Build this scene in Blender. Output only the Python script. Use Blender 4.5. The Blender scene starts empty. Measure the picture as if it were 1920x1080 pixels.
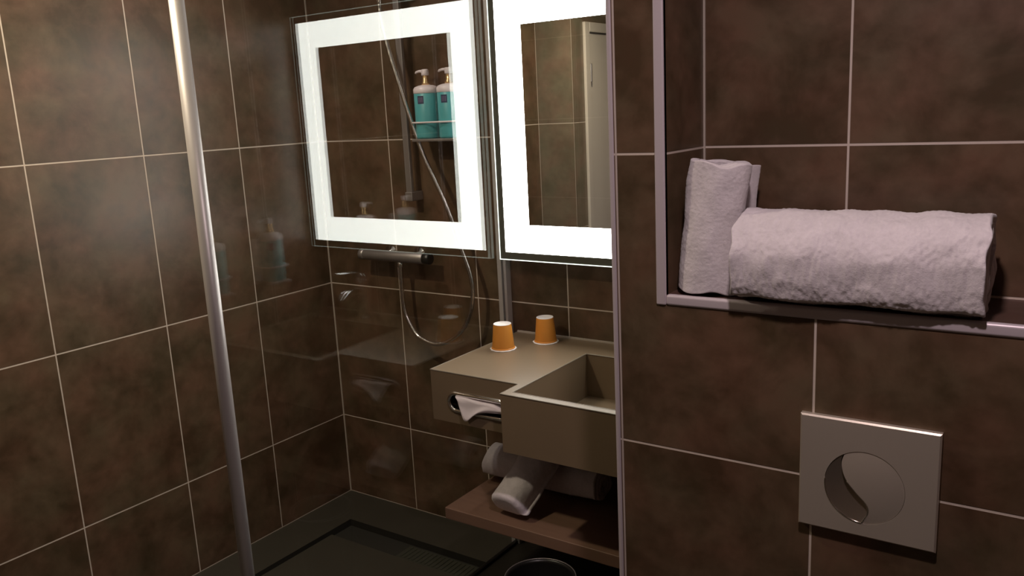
import bpy, bmesh, math, random
from mathutils import Vector, Matrix, noise
random.seed(7)
S = bpy.context.scene
COL = S.collection

# ---------------------------------------------------------------- camera
F_PX = 1595.26
YAW, PITCH, ROLL = -0.6098, -0.2080, -0.0499
cam_d = bpy.data.cameras.new('camera')
cam = bpy.data.objects.new('camera', cam_d); COL.objects.link(cam)
fw = Vector((math.sin(YAW)*math.cos(PITCH), math.cos(YAW)*math.cos(PITCH), math.sin(PITCH)))
r0 = Vector((math.cos(YAW), -math.sin(YAW), 0)); u0 = r0.cross(fw)
rr = r0*math.cos(ROLL) + u0*math.sin(ROLL); uu = -r0*math.sin(ROLL) + u0*math.cos(ROLL)
m = Matrix((rr, uu, -fw)).transposed().to_4x4()
m.translation = Vector((2.7024, -2.5118, 1.6630))
cam.matrix_world = m
cam_d.sensor_width = 36; cam_d.lens = 36*F_PX/1920; cam_d.clip_start = .02
S.camera = cam

# ---------------------------------------------------------------- world, exposure
w = bpy.data.worlds.new('world'); S.world = w; w.use_nodes = True
w.node_tree.nodes['Background'].inputs[0].default_value = (.9, .8, .7, 1)
w.node_tree.nodes['Background'].inputs[1].default_value = 0.0
S.view_settings.view_transform = 'Standard'; S.view_settings.look = 'None'
S.view_settings.gamma = 1; S.view_settings.use_curve_mapping = False
S.view_settings.exposure = 0.0

# ---------------------------------------------------------------- main dimensions (metres)
G = 0.9287            # glass screen plane
XR = 1.8853           # left end of the partition wall
YR = -0.9719          # its front face
REAR, RIGHT, CEIL = -3.30, 3.35, 2.45
NX0, NX1, NZ0, NZ1, NQ = 1.9806+.0227, 3.12, 1.2824, 2.12, .198   # recess in the partition wall
YQ = YR + NQ

LAMPS = [('over', 2.46, -1.69, 11.3, (1.0, .81, .84)), ('shower', .47, -.62, 2.6, (1.0, .88, .82)), ('entry', .62, -1.42, 13, (1.0, .86, .62))]
for nm, lx, ly, pw, c in LAMPS:
    ld = bpy.data.lights.new('downlight_'+nm, 'AREA'); ld.shape = 'DISK'; ld.size = .09
    ld.energy = pw; ld.color = c; ld.spread = math.radians(165)
    lo = bpy.data.objects.new('downlight_'+nm, ld); COL.objects.link(lo); lo.location = (lx, ly, CEIL-.022)

# ---------------------------------------------------------------- material helpers
def new_mat(name):
    mt = bpy.data.materials.new(name); mt.use_nodes = True
    nt = mt.node_tree; return mt, nt, nt.nodes['Principled BSDF']
def N(nt, t, **kw):
    n = nt.nodes.new(t)
    for k, v in kw.items(): setattr(n, k, v)
    return n
def mth(nt, op, a, b=None, c=None):
    n = N(nt, 'ShaderNodeMath', operation=op)
    for i, x in enumerate((a, b, c)):
        if x is None: continue
        if isinstance(x, (int, float)): n.inputs[i].default_value = x
        else: nt.links.new(x, n.inputs[i])
    return n.outputs[0]
def simple(name, col, rough=.5, metal=0, bump=0, bscale=200, var=0, vscale=8, coat=0, sss=0, spec=None, sheen=0):
    mt, nt, b = new_mat(name)
    b.inputs['Base Color'].default_value = (*col, 1); b.inputs['Roughness'].default_value = rough
    b.inputs['Metallic'].default_value = metal
    if spec is not None: b.inputs['Specular IOR Level'].default_value = spec
    if coat: b.inputs['Coat Weight'].default_value = coat; b.inputs['Coat Roughness'].default_value = .08
    if sheen: b.inputs['Sheen Weight'].default_value = sheen; b.inputs['Sheen Roughness'].default_value = .5
    tc = N(nt, 'ShaderNodeTexCoord')
    if var:
        nz = N(nt, 'ShaderNodeTexNoise'); nz.inputs['Scale'].default_value = vscale; nz.inputs['Detail'].default_value = 5
        nt.links.new(tc.outputs['Object'], nz.inputs['Vector'])
        mx = N(nt, 'ShaderNodeMix', data_type='RGBA')
        mx.inputs[6].default_value = (*[c*(1-var) for c in col], 1); mx.inputs[7].default_value = (*[min(1, c*(1+var)) for c in col], 1)
        nt.links.new(nz.outputs['Fac'], mx.inputs[0]); nt.links.new(mx.outputs[2], b.inputs['Base Color'])
    if bump:
        nz = N(nt, 'ShaderNodeTexNoise'); nz.inputs['Scale'].default_value = bscale; nz.inputs['Detail'].default_value = 4
        nt.links.new(tc.outputs['Object'], nz.inputs['Vector'])
        bp = N(nt, 'ShaderNodeBump'); bp.inputs['Strength'].default_value = bump; bp.inputs['Distance'].default_value = .002
        nt.links.new(nz.outputs['Fac'], bp.inputs['Height']); nt.links.new(bp.outputs[0], b.inputs['Normal'])
    return mt

def tile_mat(name, cw, ch, u0, v0, colA, colB, grout, edge_u=None, edge_v=None, rough=.34, gw=.0022, ew=.0035):
    """large porcelain tiles; UV carries metres on the wall"""
    mt, nt, b = new_mat(name); L = nt.links
    uv = N(nt, 'ShaderNodeUVMap', uv_map='UVMap'); sp = N(nt, 'ShaderNodeSeparateXYZ'); L.new(uv.outputs[0], sp.inputs[0])
    def axis(s, off, per):
        q = mth(nt, 'DIVIDE', mth(nt, 'SUBTRACT', s, off), per)
        fl = mth(nt, 'FLOOR', q); fr = mth(nt, 'SUBTRACT', q, fl)
        d = mth(nt, 'MULTIPLY', mth(nt, 'MINIMUM', fr, mth(nt, 'SUBTRACT', 1.0, fr)), per)
        return fl, d
    fu, du = axis(sp.outputs[0], u0, cw); fv, dv = axis(sp.outputs[1], v0, ch)
    d = mth(nt, 'MINIMUM', du, dv)
    for s, e in ((sp.outputs[0], edge_u), (sp.outputs[1], edge_v)):
        if e is not None:
            de = mth(nt, 'SUBTRACT', mth(nt, 'ABSOLUTE', mth(nt, 'SUBTRACT', s, e)), ew-gw)
            d = mth(nt, 'MINIMUM', d, de)
    gm = N(nt, 'ShaderNodeMapRange'); gm.inputs[1].default_value = gw*.75; gm.inputs[2].default_value = gw*1.25
    gm.inputs[3].default_value = 1; gm.inputs[4].default_value = 0; L.new(d, gm.inputs[0])
    cv = N(nt, 'ShaderNodeCombineXYZ'); L.new(fu, cv.inputs[0]); L.new(fv, cv.inputs[1]); cv.inputs[2].default_value = u0*7.3+1
    wn = N(nt, 'ShaderNodeTexWhiteNoise'); L.new(cv.outputs[0], wn.inputs[0])
    # clouded stone look, a different patch for every tile
    off = N(nt, 'ShaderNodeVectorMath', operation='MULTIPLY_ADD'); L.new(wn.outputs['Color'], off.inputs[0])
    off.inputs[1].default_value = (9, 9, 9); L.new(uv.outputs[0], off.inputs[2])
    n1 = N(nt, 'ShaderNodeTexNoise'); n1.inputs['Scale'].default_value = 5.5; n1.inputs['Detail'].default_value = 7; n1.inputs['Roughness'].default_value = .62
    n1.inputs['Distortion'].default_value = .35
    L.new(off.outputs[0], n1.inputs['Vector'])
    n2 = N(nt, 'ShaderNodeTexNoise'); n2.inputs['Scale'].default_value = 26; n2.inputs['Detail'].default_value = 6; L.new(off.outputs[0], n2.inputs['Vector'])
    f = mth(nt, 'ADD', mth(nt, 'MULTIPLY', n1.outputs['Fac'], .75), mth(nt, 'MULTIPLY', n2.outputs['Fac'], .25))
    mr = N(nt, 'ShaderNodeMapRange'); mr.inputs[1].default_value = .39; mr.inputs[2].default_value = .61; L.new(f, mr.inputs[0])
    mx = N(nt, 'ShaderNodeMix', data_type='RGBA'); mx.inputs[6].default_value = (*colA, 1); mx.inputs[7].default_value = (*colB, 1)
    L.new(mr.outputs[0], mx.inputs[0])
    # hue drift
    n3 = N(nt, 'ShaderNodeTexNoise'); n3.inputs['Scale'].default_value = 6.5; n3.inputs['Detail'].default_value = 4; L.new(uv.outputs[0], n3.inputs['Vector'])
    mr3 = N(nt, 'ShaderNodeMapRange'); mr3.inputs[1].default_value = .35; mr3.inputs[2].default_value = .65; L.new(n3.outputs['Fac'], mr3.inputs[0])
    mx3 = N(nt, 'ShaderNodeMix', data_type='RGBA', blend_type='MULTIPLY'); mx3.inputs[0].default_value = 1
    mh = N(nt, 'ShaderNodeMix', data_type='RGBA'); mh.inputs[6].default_value = (1.09, .945, .91, 1); mh.inputs[7].default_value = (.94, 1.025, .95, 1)
    L.new(mr3.outputs[0], mh.inputs[0]); L.new(mx.outputs[2], mx3.inputs[6]); L.new(mh.outputs[2], mx3.inputs[7])
    mg = N(nt, 'ShaderNodeMix', data_type='RGBA'); mg.inputs[7].default_value = (*grout, 1)
    L.new(gm.outputs[0], mg.inputs[0]); L.new(mx3.outputs[2], mg.inputs[6]); L.new(mg.outputs[2], b.inputs['Base Color'])
    rg = mth(nt, 'ADD', mth(nt, 'MULTIPLY', gm.outputs[0], .4), mth(nt, 'ADD', mth(nt, 'MULTIPLY', n2.outputs['Fac'], .12), rough-.06))
    L.new(rg, b.inputs['Roughness'])
    bp = N(nt, 'ShaderNodeBump'); bp.inputs['Strength'].default_value = .6; bp.inputs['Distance'].default_value = .0012
    hh = mth(nt, 'SUBTRACT', mth(nt, 'MULTIPLY', n2.outputs['Fac'], .12), gm.outputs[0])
    L.new(hh, bp.inputs['Height']); L.new(bp.outputs[0], b.inputs['Normal'])
    return mt

TA, TB = (.064, .040, .022), (.132, .083, .053)      # tile tones
GR = (.58, .49, .42)
TW, TH = .3985, .600
M = {}
M['tile_left'] = tile_mat('tile_left', TW, TH, .4013, .3657, TA, TB, GR, 0, 0)
M['tile_back'] = tile_mat('tile_back', .3971, TH, .3923, .3657, TA, TB, GR, 0, 0)
M['tile_part'] = tile_mat('tile_part', TW, .6075, .4104-TW, 1.5626-.6075*2, TA, TB, GR)
M['tile_recess'] = tile_mat('tile_recess', TW, .6075, .293, 1.5626-.6075*2, TA, TB, GR, 0, NZ0)
M['tile_side'] = tile_mat('tile_side', .3985, .6075, .29, 1.5626-.6075*2, TA, TB, GR)
M['tile_reveal'] = tile_mat('tile_reveal', 5, .6075, 2.5, 1.5626-.6075*2, TA, TB, GR)
M['tile_ledge'] = tile_mat('tile_ledge', 1.2, .8, .9, .5, (.075, .043, .034), (.10, .06, .05), GR, None, NQ)
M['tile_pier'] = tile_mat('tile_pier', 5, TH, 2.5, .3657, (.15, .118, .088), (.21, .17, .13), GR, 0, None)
M['tile_floor'] = tile_mat('tile_floor', .6, .6, .23, .1, (.03, .025, .018), (.04, .034, .026), (.16, .14, .11), None, None, .45)
M['tray'] = simple('tray', (.040, .035, .026), .45, bump=.2, var=.15, vscale=6)
M['pit'] = simple('pit', (.02, .018, .014), .6)
M['ceiling'] = simple('ceiling_paint', (.62, .58, .52), .9)
M['trim'] = simple('satin_aluminium', (.58, .51, .54), .42, .25, bump=.05, bscale=300)
M['grate'] = simple('dark_grate', (.06, .06, .045), .45, .4)
M['sealant'] = simple('sealant', (.48, .42, .36), .6)
M['post'] = simple('brushed_post', (.55, .51, .50), .42, .45, bump=.05, bscale=300)
M['chrome'] = simple('chrome', (.82, .80, .79), .08, 1)
M['chrome_soft'] = simple('soft_chrome', (.60, .57, .55), .22, 1)
M['dull_metal'] = simple('dull_metal', (.36, .33, .32), .38, .7)
M['stone'] = simple('composite_stone', (.205, .146, .092), .36, bump=.05, bscale=400, var=.08, vscale=5)
M['stone_edge'] = simple('composite_stone_edge', (.26, .22, .17), .35)
M['wood'] = None
M['plate'] = simple('satin_plate', (.60, .53, .45), .38, .6, bump=.04, bscale=500, var=.05)
M['plate_dark'] = simple('polished_button', (.36, .30, .24), .22, .8)
M['teal'] = simple('teal_plastic', (.085, .37, .40), .38, var=.06)
M['white_plastic'] = simple('white_plastic', (.74, .66, .68), .35)
M['gold'] = simple('gold_neck', (.80, .56, .30), .25, .9)
M['label'] = simple('label_ink', (.03, .045, .10), .5)
M['label_mark'] = simple('label_mark', (.16, .13, .22), .5)
M['black'] = simple('black_plastic', (.012, .011, .010), .35)
M['cup'] = simple('orange_card', (.72, .29, .045), .42, var=.1, vscale=12)
M['paper'] = simple('white_paper', (.87, .82, .80), .8)
M['door'] = simple('door_paint', (.62, .56, .50), .5)
M['tissue'] = simple('tissue', (.80, .72, .74), .9, bump=.1)

# wood-look lower shelf
mt, nt, b = new_mat('shelf_board'); M['wood'] = mt
tc = N(nt, 'ShaderNodeTexCoord'); mp = N(nt, 'ShaderNodeMapping'); mp.inputs['Scale'].default_value = (3, 22, 22)
nt.links.new(tc.outputs['Object'], mp.inputs[0]); nz = N(nt, 'ShaderNodeTexNoise'); nz.inputs['Scale'].default_value = 2; nz.inputs['Detail'].default_value = 6
nt.links.new(mp.outputs[0], nz.inputs['Vector']); mx = N(nt, 'ShaderNodeMix', data_type='RGBA')
mx.inputs[6].default_value = (.19, .108, .072, 1); mx.inputs[7].default_value = (.28, .165, .11, 1)
nt.links.new(nz.outputs['Fac'], mx.inputs[0]); nt.links.new(mx.outputs[2], b.inputs['Base Color']); b.inputs['Roughness'].default_value = .5

# terry cloth
def terry(name, col):
    mt, nt, b = new_mat(name); L = nt.links
    b.inputs['Roughness'].default_value = .95; b.inputs['Sheen Weight'].default_value = .35; b.inputs['Sheen Roughness'].default_value = .6
    b.inputs['Specular IOR Level'].default_value = .1
    tc = N(nt, 'ShaderNodeTexCoord')
    n1 = N(nt, 'ShaderNodeTexNoise'); n1.inputs['Scale'].default_value = 160; n1.inputs['Detail'].default_value = 4; n1.inputs['Roughness'].default_value = .7
    n2 = N(nt, 'ShaderNodeTexNoise'); n2.inputs['Scale'].default_value = 45; n2.inputs['Detail'].default_value = 5; n2.inputs['Distortion'].default_value = .6
    for n in (n1, n2): L.new(tc.outputs['Object'], n.inputs['Vector'])
    f = mth(nt, 'ADD', mth(nt, 'MULTIPLY', n1.outputs['Fac'], .45), mth(nt, 'MULTIPLY', n2.outputs['Fac'], .55))
    mr = N(nt, 'ShaderNodeMapRange'); mr.inputs[1].default_value = .3; mr.inputs[2].default_value = .7; L.new(f, mr.inputs[0])
    mx = N(nt, 'ShaderNodeMix', data_type='RGBA'); mx.inputs[6].default_value = (*[c*.86 for c in col], 1); mx.inputs[7].default_value = (*[min(1, c*1.06) for c in col], 1)
    L.new(mr.outputs[0], mx.inputs[0]); L.new(mx.outputs[2], b.inputs['Base Color'])
    bp = N(nt, 'ShaderNodeBump'); bp.inputs['Strength'].default_value = .55; bp.inputs['Distance'].default_value = .004
    L.new(f, bp.inputs['Height']); L.new(bp.outputs[0], b.inputs['Normal'])
    return mt
M['terry_lit'] = terry('lit_white_terry', (.88, .80, .84))  # white terry made paler: lamp light on the shelf towel put into its colour
M['terry'] = terry('white_terry', (.66, .60, .62))

# glass: clear sheet, Fresnel mirror reflection over straight-through transmission
mt, nt, b = new_mat('clear_glass'); M['glass'] = mt; nt.nodes.remove(b)
out = nt.nodes['Material Output']
geo = N(nt, 'ShaderNodeNewGeometry'); fr = N(nt, 'ShaderNodeFresnel')
ior = mth(nt, 'ADD', 1.42, mth(nt, 'MULTIPLY', geo.outputs['Backfacing'], 1/1.42-1.42)); nt.links.new(ior, fr.inputs['IOR'])
tr = N(nt, 'ShaderNodeBsdfTransparent'); tr.inputs[0].default_value = (.985, .99, .985, 1)
gl = N(nt, 'ShaderNodeBsdfGlossy'); gl.inputs['Roughness'].default_value = 0.0; gl.inputs[0].default_value = (.9, .92, .9, 1)
ms = N(nt, 'ShaderNodeMixShader'); nt.links.new(fr.outputs[0], ms.inputs[0]); nt.links.new(tr.outputs[0], ms.inputs[1]); nt.links.new(gl.outputs[0], ms.inputs[2])
nt.links.new(ms.outputs[0], out.inputs[0])

mt, nt, b = new_mat('mirror_silver'); M['mirror'] = mt
b.inputs['Base Color'].default_value = (.95, .95, .93, 1); b.inputs['Metallic'].default_value = 1; b.inputs['Roughness'].default_value = .0
def emit(name, col, st):
    mt, nt, b = new_mat(name); b.inputs['Base Color'].default_value = (.8, .8, .8, 1)
    b.inputs['Emission Color'].default_value = (*col, 1); b.inputs['Emission Strength'].default_value = st
    return mt
M['band'] = emit('frosted_light_band', (1.0, 1.0, .945), 12.2)
M['glow_edge'] = emit('lit_glass_edge', (.88, 1.0, .90), 1.7)
M['lamp'] = emit('lamp_diffuser', (1.0, .86, .7), 30)
M['clear_rim'] = simple('grey_glass_rim', (.10, .10, .08), .08)

# ---------------------------------------------------------------- object helpers
def mesh_obj(name, bm, mat, parent=None, smooth=False, bevel=0, bseg=2):
    me = bpy.data.meshes.new(name); bm.normal_update(); bm.to_mesh(me); bm.free()
    if smooth:
        for p in me.polygons: p.use_smooth = True
    o = bpy.data.objects.new(name, me); COL.objects.link(o)
    for k in (mat if isinstance(mat, (list, tuple)) else [mat]): me.materials.append(k)
    if parent: 
        o.parent = parent
        o.matrix_parent_inverse = Matrix.Translation(-parent.location)
    if bevel:
        md = o.modifiers.new('bevel', 'BEVEL'); md.width = bevel; md.segments = bseg; md.limit_method = 'ANGLE'; md.angle_limit = math.radians(40)
        for p in me.polygons: p.use_smooth = True
        try: me.set_sharp_from_angle(angle=math.radians(35))
        except Exception: pass
        wn = o.modifiers.new('wn', 'WEIGHTED_NORMAL'); wn.keep_sharp = False
    return o
def struct(o): o['kind'] = 'structure'; return o
def tag(o, label, cat, group=None):
    o['label'] = label; o['category'] = cat
    if group: o['group'] = group
    return o
def thing(name, loc, label, cat, group=None):
    o = bpy.data.objects.new(name, None); COL.objects.link(o); o.location = loc; o.empty_display_size = .05
    return tag(o, label, cat, group)
def box(bm, x0, x1, y0, y1, z0, z1):
    v = [bm.verts.new(p) for p in ((x0,y0,z0),(x1,y0,z0),(x1,y1,z0),(x0,y1,z0),(x0,y0,z1),(x1,y0,z1),(x1,y1,z1),(x0,y1,z1))]
    for f in ((0,3,2,1),(4,5,6,7),(0,1,5,4),(1,2,6,5),(2,3,7,6),(3,0,4,7)): bm.faces.new([v[i] for i in f])
def BOX(*a): bm = bmesh.new(); box(bm, *a); return bm
def lathe(bm, prof, c, n=48, axis='Z', cap=True):
    rings = []
    for r, h in prof:
        ring = []
        for i in range(n):
            a = 2*math.pi*i/n; p = (r*math.cos(a), r*math.sin(a), h)
            if axis == 'X': p = (h, r*math.cos(a), r*math.sin(a))
            if axis == 'Y': p = (r*math.sin(a), h, r*math.cos(a))
            ring.append(bm.verts.new((c[0]+p[0], c[1]+p[1], c[2]+p[2])))
        rings.append(ring)
    for a, b2 in zip(rings, rings[1:]):
        for i in range(n): bm.faces.new((a[i], a[(i+1)%n], b2[(i+1)%n], b2[i]))
    if cap: bm.faces.new(list(reversed(rings[0]))); bm.faces.new(rings[-1])
def LATHE(prof, c, n=48, axis='Z', cap=True):
    bm = bmesh.new(); lathe(bm, prof, c, n, axis, cap); return bm
def catmull(pts, n=8):
    P = [Vector(p) for p in pts]; P = [P[0]*2-P[1]] + P + [P[-1]*2-P[-2]]; out = []
    for i in range(1, len(P)-2):
        a, b_, c, d = P[i-1:i+3]
        for k in range(n):
            t = k/n
            out.append(.5*((2*b_)+(-a+c)*t+(2*a-5*b_+4*c-d)*t*t+(-a+3*b_-3*c+d)*t**3))
    out.append(P[-2]); return out
def tube(bm, pts, rad, n=12, ribs=0):
    up = Vector((0, 0, 1)); rings = []; prev = None
    for i, p in enumerate(pts):
        t = (pts[min(i+1, len(pts)-1)] - pts[max(i-1, 0)]).normalized()
        if prev is None:
            a = t.cross(up); a = a if a.length > .1 else t.cross(Vector((0, 1, 0)))
        else: a = prev - t*prev.dot(t)
        a.normalize(); prev = a; b_ = t.cross(a)
        r = rad[i] if isinstance(rad, (list, tuple)) else rad
        if ribs: r *= 1 + .05*math.sin(i*ribs)
        rings.append([bm.verts.new(p + (a*math.cos(2*math.pi*k/n)+b_*math.sin(2*math.pi*k/n))*r) for k in range(n)])
    for a, b_ in zip(rings, rings[1:]):
        for k in range(n): bm.faces.new((a[k], a[(k+1)%n], b_[(k+1)%n], b_[k]))
    bm.faces.new(list(reversed(rings[0]))); bm.faces.new(rings[-1])
def uvquad(bm, pts, uvs, mi=0):
    lay = bm.loops.layers.uv.verify()
    f = bm.faces.new([bm.verts.new(p) for p in pts]); f.material_index = mi
    for l, q in zip(f.loops, uvs): l[lay].uv = q
def grid_cut(bm): pass
def empty_bm():
    bm = bmesh.new(); bm.loops.layers.uv.new('UVMap'); return bm

# ================================================================ ROOM SHELL
# left wall (u = distance from the corner, v = height)
bm = empty_bm(); YP = -1.84
uvquad(bm, [(0,0,0),(0,0,CEIL),(0,YP,CEIL),(0,YP,0)], [(0,0),(0,CEIL),(-YP,CEIL),(-YP,0)])
struct(mesh_obj('wall_left', bm, M['tile_left']))
bm = empty_bm()
uvquad(bm, [(0,0,0),(XR,0,0),(XR,0,CEIL),(0,0,CEIL)], [(0,0),(XR,0),(XR,CEIL),(0,CEIL)])
struct(mesh_obj('wall_back', bm, M['tile_back']))
# entry pier left behind the shower, and the wall with the door
PX = .235
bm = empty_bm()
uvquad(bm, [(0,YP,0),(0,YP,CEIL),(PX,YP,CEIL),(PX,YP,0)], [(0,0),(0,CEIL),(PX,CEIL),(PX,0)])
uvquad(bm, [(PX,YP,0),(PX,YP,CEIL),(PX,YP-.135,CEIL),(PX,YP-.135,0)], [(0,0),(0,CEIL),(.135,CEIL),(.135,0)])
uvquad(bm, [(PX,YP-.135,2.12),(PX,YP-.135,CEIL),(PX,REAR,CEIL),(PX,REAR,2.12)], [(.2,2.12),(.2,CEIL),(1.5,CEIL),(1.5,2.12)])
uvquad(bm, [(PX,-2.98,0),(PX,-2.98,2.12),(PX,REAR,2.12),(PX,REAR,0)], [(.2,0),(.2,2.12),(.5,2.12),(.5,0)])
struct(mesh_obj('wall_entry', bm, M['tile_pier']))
d = struct(mesh_obj('door_1', BOX(PX-.02, PX+.002, -2.93, -2.03, .01, 2.06), M['door'], bevel=.003))
fb = bmesh.new()
box(fb, PX-.03, PX+.015, -2.03, -1.976, 0, 2.119); box(fb, PX-.03, PX+.015, -2.979, -2.93, 0, 2.119); box(fb, PX-.03, PX+.015, -2.93, -2.03, 2.065, 2.119)
mesh_obj('door_frame', fb, M['door'], d, bevel=.004)
hb = bmesh.new(); lathe(hb, [(.008,-.05),(.008,.05)], (PX+.012, -2.035, 1.84), 16); lathe(hb, [(.008,-.05),(.008,.05)], (PX+.012, -2.035, .3), 16)
mesh_obj('hinge', hb, M['dull_metal'], d)
hb = bmesh.new(); tube(hb, [Vector((PX+.002,-2.86,1.02)), Vector((PX+.05,-2.86,1.02)), Vector((PX+.055,-2.85,1.02)), Vector((PX+.055,-2.74,1.02))], .009)
mesh_obj('door_handle', hb, M['chrome_soft'], d, smooth=True)
bm = empty_bm()
uvquad(bm, [(PX,REAR,0),(PX,REAR,CEIL),(RIGHT,REAR,CEIL),(RIGHT,REAR,0)], [(0,0),(0,CEIL),(RIGHT,CEIL),(RIGHT,0)])
struct(mesh_obj('wall_rear', bm, M['tile_back']))
bm = empty_bm()
uvquad(bm, [(RIGHT,REAR,0),(RIGHT,REAR,CEIL),(RIGHT,YR,CEIL),(RIGHT,YR,0)], [(0,0),(0,CEIL),(2.33,CEIL),(2.33,0)])
struct(mesh_obj('wall_right', bm, M['tile_left']))
# partition wall with the recess
bm = empty_bm(); fu = lambda x: x-XR
def fq(x0, x1, z0, z1): uvquad(bm, [(x0,YR,z0),(x1,YR,z0),(x1,YR,z1),(x0,YR,z1)], [(fu(x0),z0),(fu(x1),z0),(fu(x1),z1),(fu(x0),z1)], 0)
fq(XR, NX0, 0, CEIL); fq(NX0, NX1, 0, NZ0); fq(NX0, NX1, NZ1, CEIL); fq(NX1, RIGHT, 0, CEIL)
uvquad(bm, [(XR,0,0),(XR,YR,0),(XR,YR,CEIL),(XR,0,CEIL)], [(0,0),(-YR,0),(-YR,CEIL),(0,CEIL)], 1)
uvquad(bm, [(NX0,YQ,NZ0),(NX1,YQ,NZ0),(NX1,YQ,NZ1),(NX0,YQ,NZ1)], [(0,NZ0),(NX1-NX0,NZ0),(NX1-NX0,NZ1),(0,NZ1)], 2)
uvquad(bm, [(NX0,YR,NZ0),(NX0,YQ,NZ0),(NX0,YQ,NZ1),(NX0,YR,NZ1)], [(0,NZ0),(NQ,NZ0),(NQ,NZ1),(0,NZ1)], 3)
uvquad(bm, [(NX1,YQ,NZ0),(NX1,YR,NZ0),(NX1,YR,NZ1),(NX1,YQ,NZ1)], [(0,NZ0),(NQ,NZ0),(NQ,NZ1),(0,NZ1)], 3)
uvquad(bm, [(NX0,YR,NZ0),(NX1,YR,NZ0),(NX1,YQ,NZ0),(NX0,YQ,NZ0)], [(0,0),(NX1-NX0,0),(NX1-NX0,NQ),(0,NQ)], 4)
uvquad(bm, [(NX0,YQ,NZ1),(NX1,YQ,NZ1),(NX1,YR,NZ1),(NX0,YR,NZ1)], [(0,NQ),(NX1-NX0,NQ),(NX1-NX0,0),(0,0)], 4)
struct(mesh_obj('wall_partition', bm, [M['tile_part'], M['tile_side'], M['tile_recess'], M['tile_reveal'], M['tile_ledge']]))
# recess trim: one metal profile round the opening
TR = .0215; PRO = .004
bm = bmesh.new()
box(bm, NX0-TR, NX0, YR-PRO, YR+.012, NZ0-TR, NZ1+TR); o = struct(mesh_obj('trim_1', bm, M['trim'], bevel=.0035, bseg=3))
bm = bmesh.new(); box(bm, NX0-.001, NX1, YR-PRO, YR+.012, NZ0-TR, NZ0+.0012); struct(mesh_obj('trim_2', bm, M['trim'], bevel=.006, bseg=4))
bm = bmesh.new(); box(bm, NX1, NX1+TR, YR-PRO, YR+.012, NZ0-TR, NZ1+TR); box(bm, NX0, NX1, YR-PRO, YR+.012, NZ1, NZ1+TR); struct(mesh_obj('trim_3', bm, M['trim'], bevel=.004))
# rounded corner profile at the end of the partition wall
bm = bmesh.new(); box(bm, XR-.003, XR+.0075, YR-.0035, YR+.008, 0, CEIL); struct(mesh_obj('trim_4', bm, M['trim'], bevel=.003, bseg=3))
# sealant line in the recess corner
bm = bmesh.new(); box(bm, NX0, NX0+.0035, YQ-.0035, YQ, NZ0, NZ1); struct(mesh_obj('trim_5', bm, M['sealant']))
bm = bmesh.new(); box(bm, 0, .0035, -.0035, 0, 0, CEIL); struct(mesh_obj('trim_6', bm, M['sealant']))
# floor with sunken wet zone
bm = empty_bm()
X0, X1, Y0, Y1 = .20, .93, -.205, -1.26
def flq(x0, x1, y0, y1, z=0, mi=0): uvquad(bm, [(x0,y1,z),(x1,y1,z),(x1,y0,z),(x0,y0,z)], [(x0,y1),(x1,y1),(x1,y0),(x0,y0)], mi)
flq(0, X0, 0, Y1); flq(X0, X1+.16, 0, Y0); flq(0, X1+.16, Y1, REAR); flq(X1+.16, RIGHT, 0, REAR); flq(X1, X1+.16, Y0, Y1)
flq(X0, X1, Y0, Y1, -.03, 1)
for a, b_ in (((X0,Y0),(X1,Y0)), ((X1,Y0),(X1,Y1)), ((X1,Y1),(X0,Y1)), ((X0,Y1),(X0,Y0))):
    uvquad(bm, [(a[0],a[1],0),(b_[0],b_[1],0),(b_[0],b_[1],-.03),(a[0],a[1],-.03)], [(0,0)]*4, 1)
struct(mesh_obj('floor', bm, [M['tray'], M['pit']]))
fp = mesh_obj('shower_floor_panel', BOX(X0+.022, X1-.03, Y1+.03, -.335, -.03, -.004), M['tray'], bevel=.002)
tag(fp, 'dark grey-green shower floor slab set loose behind the drain channel', 'shower floor')
db = bmesh.new(); box(db, .56, .90, -.325, -.235, -.03, -.012)
for i in range(16): box(db, .575+i*.02, .583+i*.02, -.318, -.242, -.012, -.0095)
dr = mesh_obj('drain_grate', db, M['grate'], bevel=.0008, bseg=1)
tag(dr, 'dark metal drain grate in the channel along the shower back wall', 'drain')
bm = empty_bm()
uvquad(bm, [(0,0,CEIL),(RIGHT,0,CEIL),(RIGHT,REAR,CEIL),(0,REAR,CEIL)], [(0,0)]*4)
struct(mesh_obj('ceiling', bm, M['ceiling']))
LL = ['recessed ceiling downlight over the towel recess', 'recessed ceiling downlight over the shower', 'recessed ceiling downlight between shower and door']
for (nm, lx, ly, pw, c), lab in zip(LAMPS, LL):
    t = thing('ceiling_light', (lx, ly, CEIL), 'round white '+lab, 'ceiling light', 'ceiling downlights')
    mesh_obj('ring', LATHE([(.055,0),(.062,-.004),(.062,-.012),(.048,-.016),(.048,0)], (lx,ly,CEIL), 40, cap=False), M['white_plastic'], t, smooth=True)
    mesh_obj('diffuser', LATHE([(.047,-.002),(.047,-.008)], (lx,ly,CEIL), 40), M['lamp'], t)

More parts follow.
